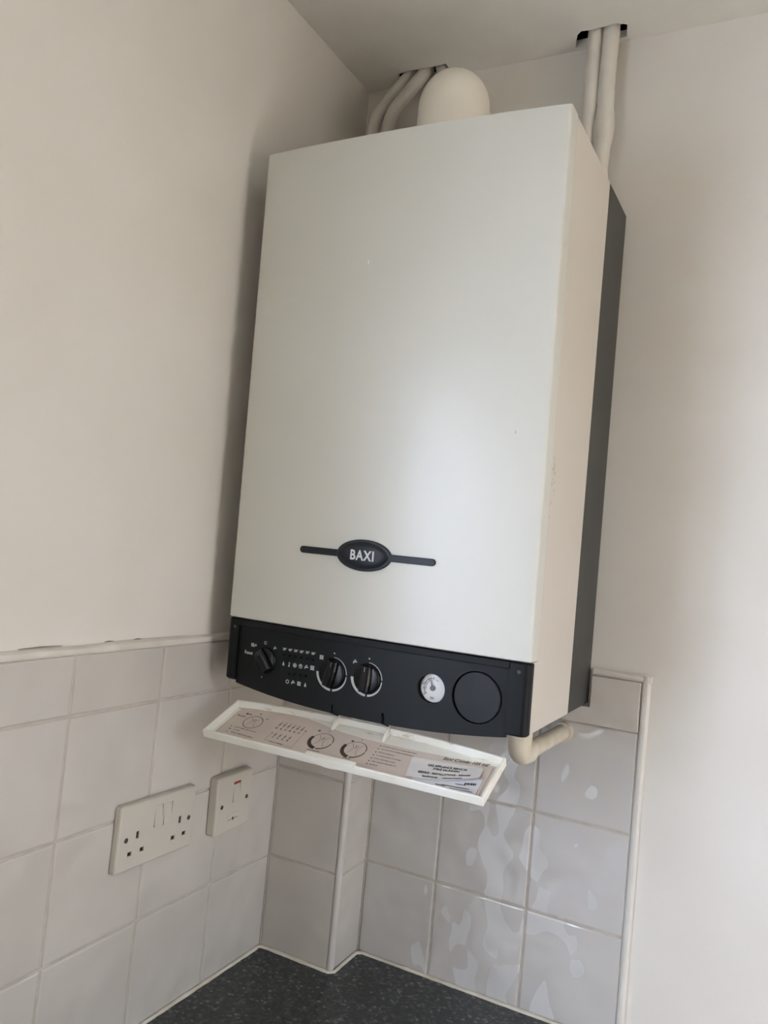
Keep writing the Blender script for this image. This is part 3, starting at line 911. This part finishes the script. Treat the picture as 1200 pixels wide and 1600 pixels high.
for (u_, v_), (b0, b1), (e0, e1) in (((.2414, .0192), (.2447, .0189), (.2922, .0188)), ((.2412, .0253), (.2451, .0249), (.2909, .0244)), ((.2415, .0325), (.245, .0315), (.2671, .0318)), ((.2415, .0388), (.2452, .0381), (.2794, .0378)), ((.2419, .0453), (.245, .0444), (.2747, .0443)), ((.2416, .0511), (.2457, .0507), (.2794, .0500)), ((.2418, .0571), (.2454, .0568), (.257, .0567))):
    dashes(soft, (b0, b1), (e0, e1), .0014, .0028, .0005); iquad(ink, (u_ - .0008, v_), (u_ + .0009, v_), .0020)
iquad(soft, (.0110, .0080), (.0110, .0700), .0005); iquad(soft, (.3915, .0130), (.3925, .0700), .0006); iquad(soft, (.3885, .0560), (.3895, .0700), .0006)
ink.obj('printed_diagrams', 'ink', flap, kind='stuff', label='dark brown printed diagrams and captions')
soft.obj('printed_small_print', 'ink_soft', flap, kind='stuff', label='faded brown small print')
# model name
V, F = text2('Baxi Combi 105 HE', w=.0585, h=.0056, shear=.28, bold=.012)
ca, sa = math.cos(math.radians(-5.0)), math.sin(math.radians(-5.0))
s = S(); s.add([fp(.3275 + a * ca + b * sa * 0, .0182 + a * sa - b, IW) for a, b in V], F)
s.obj('model_lettering', 'ink_black', flap, label='italic black lettering Baxi Combi 105 HE')
# service sticker, lower edge peeling off an older one
s = S(); plate(s, [(.3200, .0300), (.3870, .0360), (.3890, .0690), (.3080, .0690), (.3060, .0480)], [], lambda a, b, w: fp(a, b, IW + .0002 + w), .0002)
under = s.obj('older_sticker', 'under', flap, label='pale older sticker underneath the service sticker')
s = S()
for a, b, th in (((.3700, .0522), (.3835, .0490), .0036), ((.3600, .0560), (.3720, .0545), .0016), ((.3450, .0625), (.3790, .0600), .0014), ((.3560, .0650), (.3840, .0632), .0012), ((.3380, .0640), (.3500, .0640), .0014)):
    a_, b_ = Vector(a), Vector(b); x = 0; L_ = (b_ - a_).length; d = (b_ - a_).normalized()
    while x < L_:
        l_ = random.uniform(.0008, .0022); iquad(s, a_ + d * x, a_ + d * min(L_, x + l_), th, IW + .0005); x += l_ + .0005
s.obj('older_print', 'ink_black', flap, kind='stuff')
def sticker(a, b):
    """a across 0..1, b down 0..1 -> u, v, w with a lifted lower right corner"""
    tl, tr, bl, br = Vector((.2900, .0262)), Vector((.3812, .0190)), Vector((.2985, .0640)), Vector((.3842, .0425))
    q = tl.lerp(tr, a).lerp(bl.lerp(br, a), b)
    q.y += .004 * math.sin(math.pi * a) * b
    lift = .0055 * max(0, a - .45) ** 1.4 * b ** 2 * 1.6 + .0010 * b * b
    return q.x, q.y, IW + .0007 + lift
NA, NB = 20, 10
V = [fp(*sticker(i / NA, j / NB)) for j in range(NB + 1) for i in range(NA + 1)]
V2 = []
for j in range(NB + 1):
    for i in range(NA + 1):
        a, b, c_ = sticker(i / NA, j / NB); V2.append(fp(a, b, c_ - .0002))
F = []; n = len(V); k_ = NA + 1
for j in range(NB):
    for i in range(NA):
        q = (j * k_ + i, j * k_ + i + 1, (j + 1) * k_ + i + 1, (j + 1) * k_ + i)
        F += [q, tuple(x + n for x in reversed(q))]
for i in range(NA): F += [(i, i + 1, i + 1 + n, i + n), (NB * k_ + i, NB * k_ + i + 1, NB * k_ + i + 1 + n, NB * k_ + i + n)]
for j in range(NB): F += [(j * k_, (j + 1) * k_, (j + 1) * k_ + n, j * k_ + n), (j * k_ + NA, (j + 1) * k_ + NA, (j + 1) * k_ + NA + n, j * k_ + NA + n)]
obj('service_sticker', V + V2, F, 'sticker', flap, smooth=30, label='white service sticker with black capitals, corner peeling')
s = S()
def stext(body, a0, a1, bb, hb, bold=.03):
    V, F = text2(body, w=1.0, h=1.0, bold=bold)
    out = []
    for a, b in V:
        q = sticker(a0 + (a1 - a0) * a, bb - hb * b); out.append(fp(q[0], q[1], q[2] + .00025))
    s.add(out, F)
stext('GAS APPLIANCE SERVICES', .255, .80, .345, .12); stext('STEVE SAUNDERS', .345, .71, .50, .11)
stext('SERVICE - INSTALLATIONS - REPAIRS', .155, .875, .745, .11); stext('TELEPHONE', .225, .45, .93, .085)
q = [sticker(.52, .93), sticker(.78, .955), sticker(.78, .90), sticker(.52, .89)]
s.add([fp(a, b, c_ + .00025) for a, b, c_ in q], [(0, 1, 2, 3)])
s.obj('service_lettering', 'ink_black', flap, label='black capitals on the service sticker')

# ------------------------------------------------------------------ pipes and flue
def pipe(name, pts, r_, rad, mat, label, group=None, cat='pipe'):
    s = S(); s.tube(smooth_path(pts, rad), r_, 22)
    o = s.obj(name, mat, smooth=50)
    return tag(o, label, cat, group or 'painted pipes between boiler and ceiling')
pipe('painted_pipe', [(.0640, -.080, H), (.0648, -.080, .953), (.0990, -.0135, 1.070)], .0118, .03, 'pipe_grey', 'painted pipe bending up into the ceiling, nearest the left wall')
pipe('painted_pipe', [(.0925, -.080, H), (.0945, -.080, .951), (.1285, -.0135, 1.070)], .0118, .03, 'pipe_grey', 'painted bent pipe between the left-hand pipe and the white flue')
pipe('painted_pipe', [(.1860, -.0125, .990), (.1720, -.0200, 1.020), (.1490, -.0190, ZC + .03)], .0110, .03, 'pipe_grey', 'painted pipe mostly hidden behind the domed white flue')
o = pipe('painted_pipe', [(.4315, -.029, H), (.4315, -.029, ZC + .03)], .0125, .02, 'pipe', 'straight white painted pipe into the ceiling, left one of the right-hand pair')
# right-hand pipe with a lumpy painted joint
s = S(); path, rad = [], []
for k in range(41):
    z = H + (ZC + .03 - H) * k / 40
    bump_ = .0032 * max(0, 1 - abs(z - .895) / .030) ** .5
    path.append((.4560 - .0006 * math.sin(z * 40), -.0300, z)); rad.append(.0130 + bump_ + random.uniform(-.0002, .0002))
s.tube(path, rad, 22)
tag(s.obj('painted_pipe', 'pipe', smooth=60), 'white painted pipe with a lumpy joint, right one of the right-hand pair', 'pipe', 'painted pipes between boiler and ceiling')

# flue: vertical turret, domed elbow, horizontal run into the wall
FX, FY, FZ, FR = .2500, -.150, .8970, .0555
flue = thing('flue_elbow', (FX, FY, H), 'white domed flue elbow rising from the top of the boiler', 'flue')
s = S()
prof = [(.0557, H - FZ), (.0557, -.04)]
rings = []
for k in range(13):
    a = math.pi / 2 * k / 12
    prof.append((FR * math.cos(a) + .0002, FR * math.sin(a) * 1.10))
s.lathe((FX, FY, FZ), (0, 0, 1), prof, 44)
s.obj('elbow', 'flue', flue, smooth=50)
s = S(); s.tube([(FX, FY, FZ - .010), (FX, -.001, FZ - .010)], .0480, 40)
s.obj('flue_tube', 'flue', flue, smooth=50)
s = S(); s.lathe((FX, -.0006, FZ - .010), (0, -1, 0), [(.0680, 0), (.0670, .004), (.0580, .010), (.0510, .012), (.0500, .003)], 44)
s.obj('wall_collar', 'flue', flue, smooth=50)

# condensate waste pipe under the boiler
CXp, CZp = .4640, -.0465
cond = thing('condensate_pipe', (CXp, -.21, -.05), 'yellowed white plastic waste pipe under the boiler, running into the tiles', 'waste pipe')
s = S(); s.tube([(CXp, -.205, CZp + .002), (CXp, -.0072, CZp - .002)], .0118, 24); s.obj('waste_tube', 'condensate', cond, smooth=50)
s = S(); s.tube(smooth_path([(CXp - .002, -.222, -.0005), (CXp - .002, -.222, CZp + .003), (CXp, -.192, CZp + .002)], .02, 10), .0152, 24); s.obj('elbow', 'condensate', cond, smooth=50)
s = S(); s.tube([(CXp, -.0215, CZp - .0015), (CXp, -.0073, CZp - .002)], .0152, 28); s.obj('wall_collar', 'condensate', cond, smooth=50)

# ------------------------------------------------------------------ sockets on the left wall
def rounded_rect(w, h, r_, n=5):
    pts = []
    for cx, cy, a0 in ((w / 2 - r_, h / 2 - r_, 0), (-w / 2 + r_, h / 2 - r_, 90), (-w / 2 + r_, -h / 2 + r_, 180), (w / 2 - r_, -h / 2 + r_, 270)):
        for k in range(n + 1):
            a = math.radians(a0 + 90 * k / n); pts.append((cx + r_ * math.cos(a), cy + r_ * math.sin(a)))
    return pts
def accessory(name, y, z, tilt, w, h, th, x0, holes, label, cat):
    """faceplate on the left wall: local a along +y, b up, depth +x"""
    ct, st_ = math.cos(tilt), math.sin(tilt)
    def f(a, b, d): return (x0 + th + d, y + a * ct - b * st_, z + a * st_ + b * ct)
    root = thing(name, (x0, y, z - h / 2), label, cat)
    s = S()
    out = rounded_rect(w, h, .004); inn = [(a * (1 - .006 / w), b * (1 - .006 / h)) for a, b in out]
    V, F, B = fill2(inn, holes)
    n = len(V); s.add([f(a, b, 0) for a, b in V], F)
    # hole walls
    inner_loop = set()
    for a, b in B:
        pa = V[a]
        if any(abs(pa[0] - q[0]) < 1e-6 and abs(pa[1] - q[1]) < 1e-6 for q in inn): continue
        k = len(s.V); s.add([f(*V[a], 0), f(*V[b], 0), f(*V[b], -.0018), f(*V[a], -.0018)], [(0, 1, 2, 3)])
    s.loft([[f(a, b, -th + .0012) for a, b in out], [f(a, b, -.0025) for a, b in out], [f(a, b, -.0008) for a, b in [(p_[0] * (1 - .0022 / w), p_[1] * (1 - .0022 / h)) for p_ in out]], [f(a, b, 0) for a, b in inn]], cap=False)
    s.obj('faceplate', 'socket', root, smooth=25)
    b_ = S(); b_.loft([[f(a * .985, b * .975, -th) for a, b in out], [f(a * .985, b * .975, -.0018) for a, b in out]])
    b_.obj('back_box', 'black', root)
    return root, f
def hrect(cx, cy, w, h): return rect2(cx - w / 2, cy - h / 2, cx + w / 2, cy + h / 2)
pins = []
for cx in (-.0390, .0430):
    pins += [hrect(cx, .0010, .0050, .0095), hrect(cx - .0112, -.0210, .0074, .0056), hrect(cx + .0112, -.0205, .0074, .0056)]
rock = [hrect(-.0020, .0172, .0158, .0290), hrect(.0162, .0165, .0158, .0290)]
root, f = accessory('double_socket', -.3880, -.2022, math.radians(-.8), .146, .086, .0112, T, pins + rock,
                    'white double plug socket with two switches on the tiled left wall', 'socket')
def rocker(root, f, cx, cy, w, h, tip, mat='socket'):
    w -= .0012; h -= .0012
    s = S(); a0, a1, b0, b1 = cx - w / 2, cx + w / 2, cy - h / 2, cy + h / 2
    s.add([f(a0, b0, -.0017), f(a1, b0, -.0017), f(a1, b1, -.0017), f(a0, b1, -.0017), f(a0, b0, tip), f(a1, b0, tip), f(a1, b1, -tip * .6), f(a0, b1, -tip * .6)],
          [(0, 3, 2, 1), (4, 5, 6, 7), (0, 1, 5, 4), (1, 2, 6, 5), (2, 3, 7, 6), (3, 0, 4, 7)])
    return s.obj('switch_rocker', mat, root, bevel=.0005)
rocker(root, f, -.0020, .0172, .0158, .0290, .0016); rocker(root, f, .0162, .0165, .0158, .0290, .0016)
def face_screw(root, f, a, b, r_=.0033):
    s = S(); s.loft([[f(a + q[0], b + q[1], -.001) for q in circle2(0, 0, r_, 14)], [f(a + q[0], b + q[1], .0004) for q in circle2(0, 0, r_, 14)], [f(a + q[0], b + q[1], .0006) for q in circle2(0, 0, r_ * .8, 14)]])
    k = s.obj('screw', 'screw', root, smooth=30)
    s = S(); d = .78 * r_
    s.add([f(a - d * .7, b - d * .5, .0008), f(a - d * .5, b - d * .7, .0008), f(a + d * .7, b + d * .5, .0008), f(a + d * .5, b + d * .7, .0008)], [(0, 1, 2, 3)])
    s.obj('slot', 'black', k)
face_screw(root, f, -.0590, -.0015); face_screw(root, f, .0615, -.0005)

root, f = accessory('fused_switch', -.2275, -.2035, math.radians(1.2), .086, .086, .0160, T, [hrect(.0040, .0150, .0170, .0310)],
                    'white fused switch plate with red band, beside the double socket', 'switch')
rk = rocker(root, f, .0040, .0150, .0170, .0310, .0014)
s = S()
for a0, a1, b0, b1 in ((-.0040, .0120, .0268, .0300),):
    s.add([f(a0, b0, .0004), f(a1, b0, .0004), f(a1, b1, .0004), f(a0, b1, .0004), f(a0, b0, -.003), f(a1, b0, -.003), f(a1, b1, -.003), f(a0, b1, -.003)],
          [(0, 1, 2, 3), (4, 7, 6, 5), (0, 4, 5, 1), (1, 5, 6, 2), (2, 6, 7, 3), (3, 7, 4, 0)])
s.obj('red_band', 'red', rk, label='red band on the switch')
face_screw(root, f, -.0300, -.0015); face_screw(root, f, .0305, .0005)
s = S()
fc = rect2(-.0135, -.0325, .0115, -.0165)
s.loft([[f(a, b, -.0005) for a, b in fc], [f(a, b, .0004) for a, b in fc]])
fuse = s.obj('fuse_carrier', 'socket', root, bevel=.0004)
face_screw_ = S(); face_screw_.loft([[f(-.0010 + q[0], -.0250 + q[1], .0003) for q in circle2(0, 0, .0026, 14)], [f(-.0010 + q[0], -.0250 + q[1], .0008) for q in circle2(0, 0, .0022, 14)]])
face_screw_.obj('fuse_screw', 'screw', fuse)
s = S()
for a0, a1 in ((-.0135, -.0045), (.0025, .0115)):
    s.add([f(a0, -.0256, .0006), f(a1, -.0256, .0006), f(a1, -.0249, .0006), f(a0, -.0249, .0006)], [(0, 1, 2, 3)])
s.obj('slot', 'ink', fuse)
